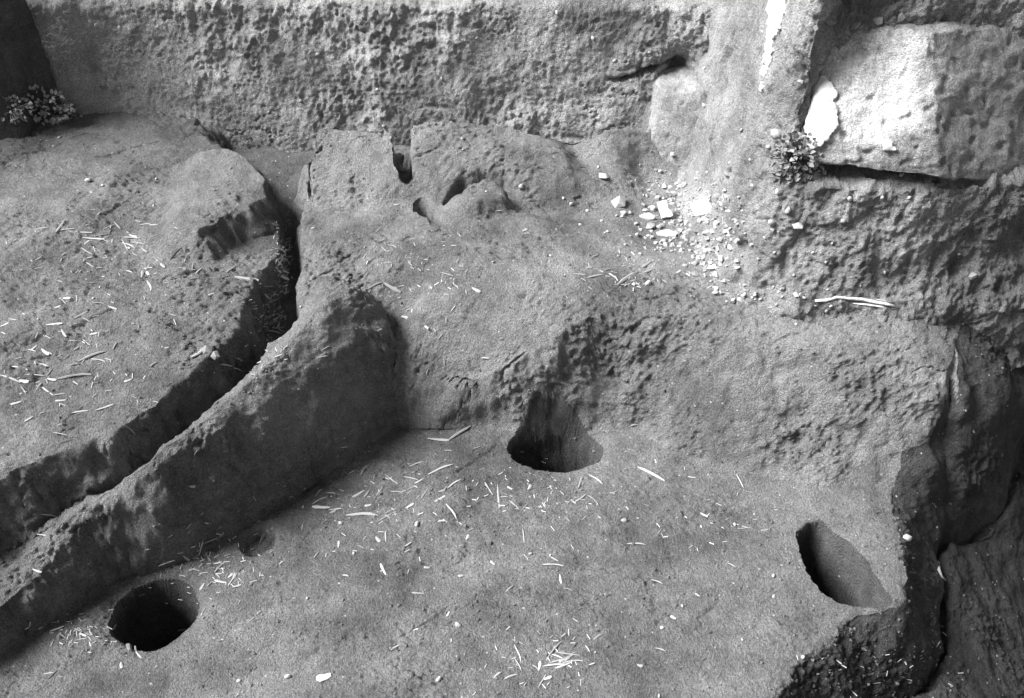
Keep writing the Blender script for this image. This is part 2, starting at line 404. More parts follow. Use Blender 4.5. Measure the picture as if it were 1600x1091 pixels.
M = dict(
    hole_shade=earth('hole_shade_earth', .13, .8, 1.15, 1.4, .02),  # post holes: their shade is put into a darker earth colour
    floor=earth('floor_earth', .25, .75, 1.18, 1.35, .07), terrace=earth('terrace_earth', .29, .85, 1.15, 1.3, .05),
    ridge=earth('ridge_earth', .26, .85, 1.12, 1.4, .02), platform=earth('platform_earth', .26, .8, 1.15, 1.25, .05),
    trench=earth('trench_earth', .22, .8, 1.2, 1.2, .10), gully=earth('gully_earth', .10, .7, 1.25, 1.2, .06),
    section=earth('section_earth', .52, .75, 1.25, 1.4, .05), baulk=earth('baulk_earth', .39, .75, 1.25, 1.3, .10),
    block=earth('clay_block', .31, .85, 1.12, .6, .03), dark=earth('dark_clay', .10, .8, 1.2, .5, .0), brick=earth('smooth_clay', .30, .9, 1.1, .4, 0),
    plaster=plain('white_plaster', .66, .25, 25., .9, .004), wash=plain('thin_plaster', .47, .2, 45., .9, .003), stone=plain('pale_stone', .44, .2, 60., .8, .003), pebble=plain('white_pebble', .44, .12, 90.),
    grit=plain('grey_stone', .34, .3, 60., .9, .004), straw=plain('dry_straw', .37, .25, 60., .6, .0006), chaff=plain('chaff', .40, .4, 9., .8, .0005), twig=plain('pale_twig', .5, .3, 80.),
    darktwig=plain('dark_twig', .05, .3, 80.), leaf=plain('dry_leaf', .28, .35, 50.), stem=plain('weed_stem', .10, .3, 80.), root=plain('pale_root', .55, .2, 80.))

# ------------------------------------------------------------------ object helpers
def tag(o, label=None, cat=None, group=None, kind=None):
    if label: o['label'] = label
    if cat: o['category'] = cat
    if group: o['group'] = group
    if kind: o['kind'] = kind
    return o
def mesh_np(name, verts, quads, mat, parent=None, normals=None):
    me = bpy.data.meshes.new(name)
    nq = quads.shape[1]
    me.vertices.add(len(verts)); me.vertices.foreach_set('co', np.ascontiguousarray(verts, np.float32).ravel())
    me.loops.add(quads.size); me.loops.foreach_set('vertex_index', np.ascontiguousarray(quads, np.int32).ravel())
    me.polygons.add(len(quads)); me.polygons.foreach_set('loop_start', np.arange(0, quads.size, nq, dtype=np.int32))
    me.update(calc_edges=True)
    me.shade_smooth()
    if normals is not None: me.normals_split_custom_set_from_vertices(np.asarray(normals, np.float32))
    me.materials.append(mat)
    o = bpy.data.objects.new(name, me); col.objects.link(o); o.parent = parent
    return o
def grid_quads(nr, nc):
    i = np.arange(nr * nc).reshape(nr, nc)
    return np.stack([i[:-1, :-1], i[:-1, 1:], i[1:, 1:], i[1:, :-1]], axis=2).reshape(-1, 4)
def subset(name, Vf, Q, Nf, mask, mat, parent=None):
    q = Q[mask]
    ids, inv = np.unique(q, return_inverse=True)
    return mesh_np(name, Vf[ids], inv.reshape(q.shape), mat, parent, Nf[ids])

# ------------------------------------------------------------------ ground objects
nr, nc = GX.shape
Q = grid_quads(nr, nc); Vf = V.reshape(-1, 3); Nf = N.reshape(-1, 3)
fid = WHICH.reshape(-1)[Q[:, 0]]; fh = HOLE.reshape(-1)[Q[:, 0]]
floor_o = tag(subset('pit_floor', Vf, Q, Nf, (fid == 0) & (fh == 0), M['floor']), 'smooth earth floor of the dug pit with round post holes', 'floor', kind='structure')
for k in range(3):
    subset('post_hole', Vf, Q, Nf, fh == k + 1, M['hole_shade'], floor_o)
GROUND = [floor_o] + list(floor_o.children)
for name, i, mat, lab, cat in (
        ('earth_platform', 1, 'platform', 'broad flat earth platform strewn with straw beside the narrow trench', 'platform'),
        ('earth_terrace', 2, 'terrace', 'raised earth terrace with cut sloping front above the pit floor', 'terrace'),
        ('earth_ridge', 3, 'ridge', 'narrow rounded earth ridge between the trench and the pit floor', 'ridge'),
        ('trench', 4, 'trench', 'bottom of the narrow trench along the straw-strewn platform', 'trench'),
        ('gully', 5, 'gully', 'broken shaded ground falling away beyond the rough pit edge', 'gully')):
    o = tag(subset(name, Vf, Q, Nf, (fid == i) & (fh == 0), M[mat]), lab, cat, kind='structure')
    GROUND.append(o)

# ------------------------------------------------------------------ cut earth walls
def wall_sheet(name, plan, z0, z1, nz, step, shape, disp, mat):
    """a standing earth face: plan line swept from z0 to z1, pushed along its own normals"""
    plan = np.array(plan, float)
    for _ in range(3):                                   # corner cutting
        a, b = plan[:-1], plan[1:]
        plan = np.vstack([plan[:1], np.stack([.75 * a + .25 * b, .25 * a + .75 * b], 1).reshape(-1, 2), plan[-1:]])
    seg = np.r_[0, np.cumsum(np.linalg.norm(np.diff(plan, axis=0), axis=1))]
    s = np.arange(0, seg[-1], step)
    px, py = np.interp(s, seg, plan[:, 0]), np.interp(s, seg, plan[:, 1])
    tx, ty = np.gradient(px), np.gradient(py); L = np.hypot(tx, ty); nx, ny = ty / L, -tx / L      # faces the pit
    ker = np.hanning(41); ker /= ker.sum()
    nx = np.convolve(np.pad(nx, 20, mode='edge'), ker, 'valid'); ny = np.convolve(np.pad(ny, 20, mode='edge'), ker, 'valid')
    zz = np.linspace(z0, z1, nz)
    Sg, Z = np.meshgrid(s, zz)
    off = shape(Sg, Z, px[None] + 0 * Z)
    Vv = np.stack([px[None] + nx[None] * off, py[None] + ny[None] * off, Z], 2)
    Nn = grid_normals(Vv)
    dd = disp(Vv[..., 0], Vv[..., 1], Vv[..., 2])
    Vv = Vv + Nn * dd[..., None]
    return mesh_np(name, Vv.reshape(-1, 3), grid_quads(*Z.shape), M[mat])

def back_shape(s, z, x):
    o = -.16 * (z - .45)                                  # battered
    lip = .845 + .02 * perlin(x * 5, x * 0, z * 0) + .012 * perlin(x * 17, x * 0 + 4, z * 0)
    o -= np.clip(z - lip, 0, 1) * .75 * sstep(0, .06, z - lip)                      # weathered lip
    o += .016 * sstep(.05, -.05, np.abs(x + .30) - .19)           # slightly proud panel
    o -= .05 * sstep(.012, .004, np.abs(z - .665 - .03 * np.sin(x * 14))) * sstep(.30, .36, x) * sstep(.58, .52, x)   # long crack
    o -= .10 * np.exp(-(((x - .545) / .035) ** 2 + ((z - .66) / .05) ** 2))
    return o
def back_disp(x, y, z):
    lumpy = .45 + .9 * sstep(-.35, .5, fbm(x, y, z, 3.2, 2, .5, 83.))
    d = fbm(x, y, z, 4., 2, .5, 13.) * .022
    d += fbm(x, y, z * .8, 14., 5, .66, 33.) * .012 * lumpy
    d += billow(x * 1.1, y, z * .75, 30., 2, .6, 23.) * .006 * lumpy
    r1 = perlin(x * 15 + 2, y * 15, z * 24); r2 = perlin(x * 33 + 9, y * 33, z * 30); r3 = perlin(x * 70, y * 70, z * 70)
    d -= np.clip(r1 * .6 + r2 * .5 + r3 * .4 - .34, 0, 1) * .034 * lumpy                        # torn-out crumbs
    d -= np.clip(perlin(x * 9 + 4, y * 9, z * 34 + x * 4) - .44, 0, 1) * .022        # short bedding cracks
    c1 = perlin(x * 5 + r3 * .1, y * 5, z * 9 + r3 * .2); d -= .012 * sstep(.04, 0, np.abs(c1)) * sstep(0, .3, perlin(x * 3, y * 3 + 7, z * 3))
    k = sstep(-.95, -1.3, x)                              # smoother towards the corner
    return d * (1 - .45 * k) * .72 + fbm(x, y, z, 110., 2, .6, 3.) * .0022
back = tag(wall_sheet('earth_wall', [(-3.2, 2.2), (-2.7, 2.9), (-1.9, 3.07), (-1.2, 3.08), (0, 3.06), (.7, 3.04), (1.4, 3.04)], .25, 1.30, 250, .0045, back_shape, back_disp, 'section'),
           'tall rough pitted earth wall standing behind the terrace and platform', 'earth wall')

def baulk_shape(s, z, x):
    o = -.10 * (z - .36)
    o += .020 * sstep(.74, .70, z)                                        # small ledge under the block
    o += .05 * sstep(.50, .34, z)                                         # foot spreads
    o -= .11 * sstep(.70, .76, z) * sstep(.68, .76, x)                    # top set back behind the block
    return o
def baulk_disp(x, y, z):
    fr = sstep(2.6, 2.3, y)
    d = fbm(x, y, z, 6., 2, .5, 19.) * .016
    d += fbm(x, y, z * .8, 15., 5, .66, 9.) * (.005 + .006 * fr)
    d += billow(x, y, z * .8, 40., 2, .6, 29.) * (.003 + .003 * fr)
    d += fbm(x, y, z, 90., 2, .6) * .003
    d -= np.clip(perlin(x * 24, y * 24, z * 14) - .26, 0, 1) * .035
    d -= .07 * np.exp(-(((x - .735) / .035) ** 2 + ((z - .95) / .07) ** 2)) * fr      # dark hollows by the corner
    d -= .05 * np.exp(-(((x - .775) / .03) ** 2 + ((z - 1.06) / .05) ** 2)) * fr
    return d
baulk = tag(wall_sheet('earth_baulk', [(.60, 3.25), (.60, 2.9), (.61, 2.45), (.63, 2.30), (.70, 2.21), (.85, 2.18), (1.05, 2.18), (1.24, 2.20), (1.5, 2.27), (2.0, 2.46), (2.8, 2.8)],
                       .15, 1.30, 270, .0048, baulk_shape, baulk_disp, 'baulk'),
            'high earth baulk with grit and roots below the large plastered block', 'earth baulk')

# level ground outside the dig, reaching to the horizon
def ring():
    bm = bmesh.new()
    zs = 1.29
    inner = [(-3.9, -2.9), (4.2, -2.9), (4.2, 3.3), (-3.9, 3.3)]; outer = [(-150, -150), (150, -150), (150, 150), (-150, 150)]
    vi = [bm.verts.new((a, b, zs)) for a, b in inner]; vo = [bm.verts.new((a, b, zs)) for a, b in outer]
    vb = [bm.verts.new((a, b, -1.0)) for a, b in inner]
    for i in range(4):
        j = (i + 1) % 4
        bm.faces.new((vi[i], vo[i], vo[j], vi[j])); bm.faces.new((vb[i], vi[i], vi[j], vb[j]))
    me = bpy.data.meshes.new('surrounding_ground'); bm.to_mesh(me); bm.free(); me.materials.append(M['section'])
    o = bpy.data.objects.new('surrounding_ground', me); col.objects.link(o)
    return tag(o, 'level ground around the excavation at the top of its walls', 'ground', kind='structure')
ring()

# ------------------------------------------------------------------ clay blocks
def hull_block(name, corners, n, disp, mat, parent=None, round_=.18):
    """six-sided block from 8 corners (bottom 4, top 4), finely faceted, edges rounded and surface worn"""
    c = np.array(corners, float)
    bm = bmesh.new()
    bmesh.ops.create_cube(bm, size=2.0)
    bmesh.ops.subdivide_edges(bm, edges=bm.edges[:], cuts=n, use_grid_fill=True)
    me = bpy.data.meshes.new(name); bm.to_mesh(me); bm.free()
    co = np.empty(len(me.vertices) * 3); me.vertices.foreach_get('co', co); co = co.reshape(-1, 3)
    p4 = (np.abs(co) ** 8).sum(1) ** (1 / 8.)
    co = co / p4[:, None] * (1 - round_) + co * round_ * .9
    u, v, w = [(co[:, i] + 1) / 2 for i in range(3)]
    def bil(q): return (q[0] * ((1 - u) * (1 - v))[:, None] + q[1] * (u * (1 - v))[:, None] + q[2] * (u * v)[:, None] + q[3] * ((1 - u) * v)[:, None])
    out = bil(c[:4]) * (1 - w)[:, None] + bil(c[4:]) * w[:, None]
    me.vertices.foreach_set('co', out.astype(np.float32).ravel()); me.update()
    nn = np.empty(len(me.vertices) * 3); me.vertices.foreach_get('normal', nn); nn = nn.reshape(-1, 3)
    out = out + nn * disp(out[:, 0], out[:, 1], out[:, 2])[:, None]
    me.vertices.foreach_set('co', out.astype(np.float32).ravel()); me.update(); me.shade_smooth()
    me.materials.append(M[mat])
    o = bpy.data.objects.new(name, me); col.objects.link(o); o.parent = parent
    return o
worn = lambda a, f=1.0: (lambda x, y, z: (fbm(x, y, z, 6. * f, 3, .5, 3.) * .014 + billow(x, y, z, 22. * f, 2) * .006 - np.clip(perlin(x * 38, y * 38, z * 38) - .30, 0, 1) * .025 + fbm(x, y, z, 80, 2) * .0014) * a)

def at_y(u, v, yy):
    d = ray(u, v); t = yy / d[1]
    return (d[0] * t, yy, CAM_H + d[2] * t)
# big plastered block on the baulk: lit flank faces the sun, the front turns away beyond the arris
bl = [at_y(1236, 266, 2.21), at_y(1462, 292, 2.15), at_y(1780, 305, 2.40), (.9, 3.0, .70)]
tl = [at_y(1290, 40, 2.40), at_y(1446, 40, 2.28), at_y(1780, 30, 2.54), (1.0, 3.05, 1.24)]
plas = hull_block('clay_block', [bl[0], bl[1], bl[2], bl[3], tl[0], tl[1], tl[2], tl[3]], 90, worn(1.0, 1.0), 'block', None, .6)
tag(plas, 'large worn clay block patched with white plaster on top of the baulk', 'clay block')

# flank colour paler around one spot, fading outward with a noisy edge
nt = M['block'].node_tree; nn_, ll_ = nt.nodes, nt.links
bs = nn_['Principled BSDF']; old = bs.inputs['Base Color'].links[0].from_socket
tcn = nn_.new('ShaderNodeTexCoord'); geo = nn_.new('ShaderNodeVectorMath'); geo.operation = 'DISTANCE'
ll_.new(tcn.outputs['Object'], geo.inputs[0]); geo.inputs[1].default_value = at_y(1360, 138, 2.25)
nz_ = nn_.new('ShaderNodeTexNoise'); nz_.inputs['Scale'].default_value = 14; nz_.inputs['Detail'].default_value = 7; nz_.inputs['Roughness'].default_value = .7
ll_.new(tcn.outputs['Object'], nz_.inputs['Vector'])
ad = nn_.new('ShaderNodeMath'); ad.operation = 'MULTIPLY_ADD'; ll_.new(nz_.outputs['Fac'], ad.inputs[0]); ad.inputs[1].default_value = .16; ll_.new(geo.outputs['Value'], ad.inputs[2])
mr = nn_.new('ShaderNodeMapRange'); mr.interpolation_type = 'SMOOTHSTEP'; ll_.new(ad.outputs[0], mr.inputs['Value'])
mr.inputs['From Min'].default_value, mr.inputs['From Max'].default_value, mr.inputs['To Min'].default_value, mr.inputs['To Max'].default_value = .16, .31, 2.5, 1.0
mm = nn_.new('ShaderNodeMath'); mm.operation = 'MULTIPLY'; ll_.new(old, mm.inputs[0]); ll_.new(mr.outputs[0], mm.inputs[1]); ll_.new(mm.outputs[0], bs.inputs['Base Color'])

# dark block in the far corner
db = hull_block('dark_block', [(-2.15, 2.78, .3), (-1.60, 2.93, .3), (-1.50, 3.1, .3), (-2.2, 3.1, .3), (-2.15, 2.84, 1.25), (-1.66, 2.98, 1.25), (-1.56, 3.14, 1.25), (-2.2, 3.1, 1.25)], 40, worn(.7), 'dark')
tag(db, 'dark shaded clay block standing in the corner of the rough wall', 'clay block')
# smooth brick set against the wall beside the baulk
sb = hull_block('smooth_brick', [at_y(1002, 262, 2.92), at_y(1120, 275, 2.84), (.72, 3.1, .36), (.42, 3.1, .36),
                                 at_y(1036, 150, 2.99), at_y(1120, 132, 2.95), (.72, 3.14, .70), (.46, 3.14, .66)], 40, worn(.55, 1.5), 'brick', None, .5)
tag(sb, 'smooth grey clay brick leaning against the rough wall by the baulk', 'brick')

# ------------------------------------------------------------------ plaster and lit-edge skins: pieces of a face lifted a few millimetres
def project(p):
    q = p - np.array([0, 0, CAM_H])
    dep = q[:, 1] * CP - q[:, 2] * SP
    return 800 + FPX * q[:, 0] / dep, 545.5 - FPX * (q[:, 1] * SP + q[:, 2] * CP) / dep
def skin(o, outline, thick, mat, name, face_y=None, edge=5.0):
    me = o.data
    co = np.empty(len(me.vertices) * 3); me.vertices.foreach_get('co', co); co = co.reshape(-1, 3)
    nn = np.empty(len(me.vertices) * 3); me.vertices.foreach_get('normal', nn); nn = nn.reshape(-1, 3)
    fc = np.empty(len(me.loops), np.int32); me.loops.foreach_get('vertex_index', fc); fc = fc.reshape(-1, 4)
    u, v = project(co)
    w = perlin(co[:, 0] * 30, co[:, 1] * 30, co[:, 2] * 30) * edge + perlin(co[:, 0] * 55, co[:, 1] * 55, co[:, 2] * 55) * edge * .35
    ok = (sdist(np.array(outline, float), u + w, v + w) < 0) & ((nn * (np.array([0, 0, CAM_H]) - co)).sum(1) > 0) & (co[:, 1] < (face_y or 9))
    q = fc[ok[fc].all(1)]
    if len(q) < 4: return None
    ids, inv = np.unique(q, return_inverse=True); inv = inv.reshape(q.shape)
    n = len(ids)
    lo, hi = co[ids] - nn[ids] * .004, co[ids] + nn[ids] * (thick + .0015 * perlin(co[ids, 0] * 60, co[ids, 1] * 60, co[ids, 2] * 60))[:, None]
    e = np.concatenate([inv[:, [i, (i + 1) % 4]] for i in range(4)])
    key = np.sort(e, 1); _, idx, cnt = np.unique(key, axis=0, return_index=True, return_counts=True)
    be = e[idx[cnt == 1]]
    side = np.stack([be[:, 1], be[:, 0], be[:, 0] + n, be[:, 1] + n], 1)
    # hi first (0..n-1), lo after
    return mesh_np(name, np.vstack([hi, lo]), np.vstack([inv, side]), M[mat], o)
for ol in ([(1238, 222), (1246, 158), (1266, 122), (1292, 118), (1312, 150), (1308, 190), (1296, 214), (1266, 236)],
           [(1372, 215), (1392, 218), (1398, 232), (1378, 236)]):
    skin(plas, ol, .009, 'plaster', 'plaster_patch', 2.6, 9.0)
for ol in ([(1204, -60), (1240, -60), (1228, 20), (1212, 62), (1200, 110), (1190, 150), (1186, 140), (1192, 100), (1200, 50)],):
    p_ = skin(baulk, ol, .005, 'plaster', 'lit_edge_strip', None, 4.0)  # glare of the sunlit corner edge, painted as a white strip

# ------------------------------------------------------------------ finding the surface under a photo point
bpy.context.view_layer.update()
SURF = GROUND + [back, baulk, plas, db, sb]
def hit(u, v):
    d = Vector(ray(u, v)).normalized(); o = Vector((0, 0, CAM_H))
    best = None
    for ob in SURF:
        ok, loc, nor, _ = ob.ray_cast(o, d)
        if ok and (best is None or (loc - o).length < best[2]): best = (loc, nor if nor.dot(d) < 0 else -nor, (loc - o).length, ob)
    return best
def drop(x, y):
    best = None
    for ob in SURF[:len(GROUND)]:
        ok, loc, nor, _ = ob.ray_cast(Vector((x, y, 2.5)), Vector((0, 0, -1)))
        if ok and (best is None or loc.z > best[0].z): best = (loc, nor if nor.z > 0 else -nor)
    return best

# ------------------------------------------------------------------ straw
def straw_mesh(kind, seed):
    r = random.Random(seed)
    n, k = 5, 5
    bend = r.uniform(-.02, .02); kw = r.uniform(.05, .25); kink = r.uniform(.25, .75) if kind == 'kinked' else None
    verts, faces = [], []
    for i in range(n):
        t = i / (n - 1)
        cx = t - .5; cy = bend * math.sin(math.pi * t)
        if kink is not None: cy += -abs(t - kink) * kw + kw * .33
        rad = 1.0 * (.7 + .4 * r.random()) * (r.uniform(.25, .8) if i in (0, n - 1) else 1)
        for j in range(k):
            a = 2 * math.pi * j / k + .3
            flat = .45 if kind == 'flat' else .85
            verts.append((cx, cy, 0, math.cos(a) * rad, math.sin(a) * rad * flat))
    for i in range(n - 1):
        for j in range(k):
            a, b = i * k + j, i * k + (j + 1) % k
            faces.append((a, b, b + k, a + k))
    faces += [tuple(range(k))[::-1], tuple((n - 1) * k + j for j in range(k))]
    # unit length along x; radius built in as a share of the length
    rr = .028 if kind != 'flat' else .05
    me = bpy.data.meshes.new('straw_shape')
    me.from_pydata([(x, y + a * (rr if kind != 'kinked' else .055), z + b * rr) for x, y, z, a, b in verts], [], faces); me.update()
    me.materials.append(M['straw'])
    return me
STRAW = [straw_mesh(k, i) for i, k in enumerate(['plain', 'kinked', 'plain', 'flat', 'flat', 'kinked'])]
N_STRAW = [0]
def lay(u, v, length, ang, label, group, name='straw', cat='straw', mat=None, thick=None, mesh=None, lift=.0):
    a = math.radians(ang); dx, dy = math.cos(a) * length / 2, -math.sin(a) * length / 2
    h0, h1 = hit(u - dx, v - dy), hit(u + dx, v + dy)
    if not h0 or not h1: return None
    p0, p1 = h0[0], h1[0]
    hm = hit(u, v)
    L = (p1 - p0).length; want = length * hm[2] / FPX
    if L > want * 2.6 or L < 1e-4:
        # ends fall on different levels: lie on the middle, along the local slope
        nrm = hm[1]; t = (p1 - p0) - nrm * (p1 - p0).dot(nrm); t.normalize()
        p0, p1 = hm[0] - t * want * .6, hm[0] + t * want * .6; L = want * 1.2
    nrm = (h0[1] + h1[1] + hm[1]).normalized()
    ex = (p1 - p0).normalized(); ey = nrm.cross(ex).normalized(); ez = ex.cross(ey)
    th = (thick or random.uniform(.0014, .0026)) / .028
    me = mesh or random.choice(STRAW)
    o = bpy.data.objects.new(name, me); col.objects.link(o)
    mid = (p0 + p1) / 2 + ez * (.0012 + lift)
    if (hm[0] - mid).dot(ez) > 0: mid += ez * min((hm[0] - mid).dot(ez), .006)
    o.matrix_world = Matrix.Translation(mid) @ Matrix((ex, ey, ez)).transposed().to_4x4() @ Matrix.Diagonal((L, th if me not in (STRAW[1], STRAW[5]) else L * .8, th, 1))
    if mat: o.material_slots[0].link = 'OBJECT'; o.material_slots[0].material = M[mat]
    tag(o, label, cat, group)
    return o

plat = """64 358 20 5,105 359 22 6,125 364 36 -4,146 373 32 -4,183 352 14 -50,195 383 18 -62,227 351 16 5,225 391 12 -36,251 412 18 -42,234 447 16 -75,230 425 12 -60,222 429 10 80,
302 437 16 10,361 422 18 34,373 447 12 -42,144 442 14 0,102 466 16 0,154 474 16 -6,176 481 14 -20,217 512 9 85,85 507 24 5,100 521 13 -56,109 533 26 0,146 522 12 10,
180 541 12 60,53 544 12 40,63 548 10 -10,154 563 20 -14,117 570 14 10,81 593 14 -10,54 587 30 -4,17 592 32 -20,61 605 14 52,75 612 20 -36,92 617 18 8,95 626 16 4,37 610 12 -60,
163 637 28 18,125 644 24 8,66 646 10 20,307 554 18 30,160 368 22 8,205 372 26 -3,215 380 20 -12,170 356 18 20,290 405 10 60,300 418 12 70,310 425 14 40,285 420 10 -20,240 352 12 0,
90 480 10 15,135 500 12 -30,120 545 10 30,30 560 14 10,25 630 16 15,45 655 14 30,20 500 12 -8,200 595 12 20,240 570 12 35,60 420 12 4,330 460 10 20,190 450 9 -40,265 500 9 15"""
floor_ = """688 733 40 20,611 749 24 -36,663 773 16 56,764 764 22 -58,779 776 34 -85,706 799 26 -58,640 791 14 30,498 770 14 42,549 739 12 30,568 735 16 50,560 772 20 30,593 768 16 55,620 769 16 -8,643 763 16 20,
709 756 24 30,787 777 12 5,473 824 10 80,529 851 10 85,494 868 10 52,591 843 10 -50,603 838 18 85,564 855 12 -30,636 853 18 35,599 890 18 -64,653 927 18 -3,667 887 9 -8,796 921 14 40,818 838 22 -84,822 871 10 -50,
864 883 30 -6,866 874 14 -30,876 905 14 -80,887 921 14 -20,618 1012 16 30,798 1058 22 20,777 1056 14 40,934 996 16 36,994 850 28 -5,1164 826 16 3,1100 805 12 -30,1143 883 14 -30,1032 1015 16 -20,1052 965 9 -30,
1027 909 18 -24,1081 746 12 -10,1156 752 22 -62,908 753 22 70,932 749 24 -38,990 665 10 15,685 671 14 10,700 705 12 0,745 700 10 20,585 745 10 60,655 752 14 30,520 800 10 20,575 790 10 10,690 815 12 5,
440 880 8 40,540 900 9 -10,620 880 9 30,720 900 8 10,770 880 8 -40,650 985 8 20,560 1040 10 25,700 960 8 60,960 770 9 15,1010 790 8 -20,1040 840 8 10,1090 930 8 -30,950 930 8 25,1000 1040 9 -15,1100 1030 8 20,
850 790 10 -60,830 800 9 30,870 770 9 10,730 840 8 60,1170 770 10 -15,1200 840 8 5"""
heap = """810 1022 28 -72,810 1039 22 -65,810 1004 20 -26,866 1016 36 50,887 1022 36 -8,874 1033 30 12,866 1040 34 5,895 1034 30 3,882 1031 20 30,843 1041 14 80,837 1043 12 -42,918 1014 12 -55,899 1008 12 45,847 1066 20 50,
880 1040 24 20,890 1028 16 40,870 1026 18 -20,855 1060 14 20"""
hole1 = """314 857 22 75,329 845 24 22,325 872 14 -50,260 878 26 20,291 872 12 -36,318 896 14 8,360 900 9 40,366 901 10 65,378 909 10 -50,370 916 14 15,316 917 12 56,318 956 16 55,405 958 8 35,401 970 13 15,409 843 20 62,
89 983 22 20,107 996 16 70,141 987 14 -60,215 1020 26 65,76 1053 16 8,83 1054 20 40,285 984 14 3,345 880 10 -70,355 890 9 30,340 900 10 -45,120 985 12 30,130 992 10 -20,362 972 8 5,375 975 8 -10,190 1040 9 -80,300 890 10 20"""
ridge_ = """76 805 28 -8,85 831 30 8,58 892 14 -20,37 905 10 -60,306 708 9 60,353 571 18 -10,370 577 12 -20,407 566 16 5,373 561 12 -30,504 558 16 12,509 544 14 25,70 838 18 -20,95 822 12 50,470 480 8 10,300 760 9 0"""
terr = """744 453 14 -28,758 560 12 -5,600 390 12 -40,614 385 13 -20,698 429 20 -15,694 565 9 -85,668 582 9 80,688 526 12 45,905 429 20 -5,929 432 24 12,1010 413 16 35,1014 424 18 20,970 446 18 0,560 373 10 12,
640 395 10 -5,660 420 8 -80,780 330 9 0,1060 425 8 30,1075 430 8 -30,1240 400 9 40,1130 310 8 -60,1380 470 26 -12,1130 345 12 85,1120 395 14 -45,820 360 8 20,930 400 8 20,730 480 8 -20,620 320 8 10"""
SPOTS = {   # named spots: (photo u, v, words)
    'platform': [(140, 365, 'on the platform in the drift beside the clay slab'), (235, 425, 'on the platform near the dark twigs'), (330, 430, 'on the platform close to the trench head'),
                 (110, 500, 'on the open middle of the platform'), (80, 595, 'on the platform among the longest straws'), (140, 645, 'near the low rim of the platform over the trench'), (260, 560, 'on the platform near the perched clods')],
    'floor': [(570, 750, 'on the pit floor along the foot of the shaded ridge'), (690, 700, 'on the pit floor by the large bent straw'), (750, 780, 'on the pit floor between the ridge foot and the wall hole'),
              (910, 755, 'on the pit floor at the lip of the wall hole'), (560, 860, 'on the pit floor by the shallow dimple side'), (870, 890, 'on the open middle of the pit floor'), (640, 1000, 'on the worn patch of the pit floor'),
              (1130, 800, 'on the combed part of the pit floor'), (1050, 960, 'on the bare pit floor towards the rough edge'), (800, 1057, 'on the pit floor just beside the tangled heap'), (1160, 750, 'at the foot of the sloping terrace front')],
    'hole': [(325, 860, 'between the ridge foot and the dark post hole'), (365, 905, 'in the cluster next to the dark post hole'), (110, 990, 'in front of the ridge beside the dark post hole'), (210, 1030, 'below the lip of the dark post hole'),
             (395, 965, 'on bare floor off the dark post hole'), (300, 970, 'right at the rim of the dark post hole'), (408, 843, 'in the shallow dimple in the pit floor')],
    'ridge': [(80, 820, 'on the low flat end of the earth ridge'), (45, 898, 'on the outer edge of the low ridge end'), (370, 570, 'at the narrow gap between ridge and platform'), (507, 550, 'on the broad rounded end of the ridge'), (300, 730, 'on the shaded flank of the ridge')],
    'terrace': [(610, 390, 'on the terrace edge above the trench'), (700, 440, 'on the terrace behind the hollow'), (690, 560, 'in the hollow beside the ridge end'), (960, 430, 'on the terrace top by the thick straw pieces'), (1120, 400, 'on the terrace at the rubble edge'), (1330, 460, 'near the long stick under the baulk'), (790, 340, 'near the round lump on the terrace')],
    'trench': [(443, 400, 'on the debris in the narrow upper trench'), (420, 510, 'down in the trench beside the ridge end')],
    'heap': [(866, 1030, 'in the small tangled heap on the pit floor'), (810, 1022, 'standing off the tangled heap on the pit floor'), (850, 1062, 'below the tangled heap on the pit floor'), (910, 1010, 'above the tangled heap on the pit floor')]}
def run(txt, key):
    for item in txt.replace('\n', '').split(','):
        u, v, L, a = map(float, item.split())
        size = 'tiny pale straw chip' if L < 11 else 'short pale straw' if L < 19 else 'longer pale straw'
        words = min(SPOTS[key], key=lambda q: (q[0] - u) ** 2 + (q[1] - v) ** 2)[2]
        lab = size + ' ' + words
        lay(u, v, L * 1.08, a, lab, 'straw: ' + words)
run(plat, 'platform'); run(floor_, 'floor'); run(heap, 'heap'); run(hole1, 'hole'); run(ridge_, 'ridge'); run(terr, 'terrace')
def more(n, key, u, v, su, sv, r=random.Random(5)):
    run(','.join('%.0f %.0f %.0f %.0f' % (r.gauss(u, su), r.gauss(v, sv), r.choice((8, 10, 12, 14, 18, 22)), r.uniform(-50, 60)) for _ in range(n)), key)
more(16, 'platform', 165, 375, 60, 18); more(20, 'platform', 100, 560, 60, 50); more(16, 'floor', 620, 775, 80, 30); more(10, 'floor', 860, 785, 60, 18)
more(8, 'hole', 350, 895, 20, 18); more(9, 'trench', 445, 405, 6, 25); more(7, 'trench', 424, 505, 9, 25)
# straws one can single out
lay(144, 556, 46, 18, 'long pale straw pointing across the platform beside a shorter kinked one', None, thick=.0032)
lay(117, 588, 52, 5, 'longest thick straw on the platform, tapering at one end', None, thick=.0040)
lay(385, 436, 38, -10, 'flat pale straw hanging over the platform edge above the trench', None, thick=.0040)
lay(278, 436, 30, 12, 'straight dark twig lying on the earth platform', None, 'twig', 'twig', 'darktwig', .0034)
lay(275, 397, 26, 47, 'slanting dark twig by the clay slab on the platform', None, 'twig', 'twig', 'darktwig', .0030)
lay(587, 446, 26, 22, 'pale straw forming the short arm of a bent pair behind the ridge end', None, thick=.003)
lay(612, 449, 32, -30, 'pale straw forming the long arm of a bent pair behind the ridge end', None, thick=.003)
lay(651, 504, 46, -28, 'thin half-buried pale twig lying in the hollow behind the ridge end', None, 'twig', 'twig', 'twig', .0035)
lay(685, 687, 34, -5, 'short arm of the large bent straw at the foot of the shaded ridge', None, thick=.0032)
lay(717, 678, 44, 33, 'long arm of the large bent straw at the foot of the shaded ridge', None, thick=.0036)
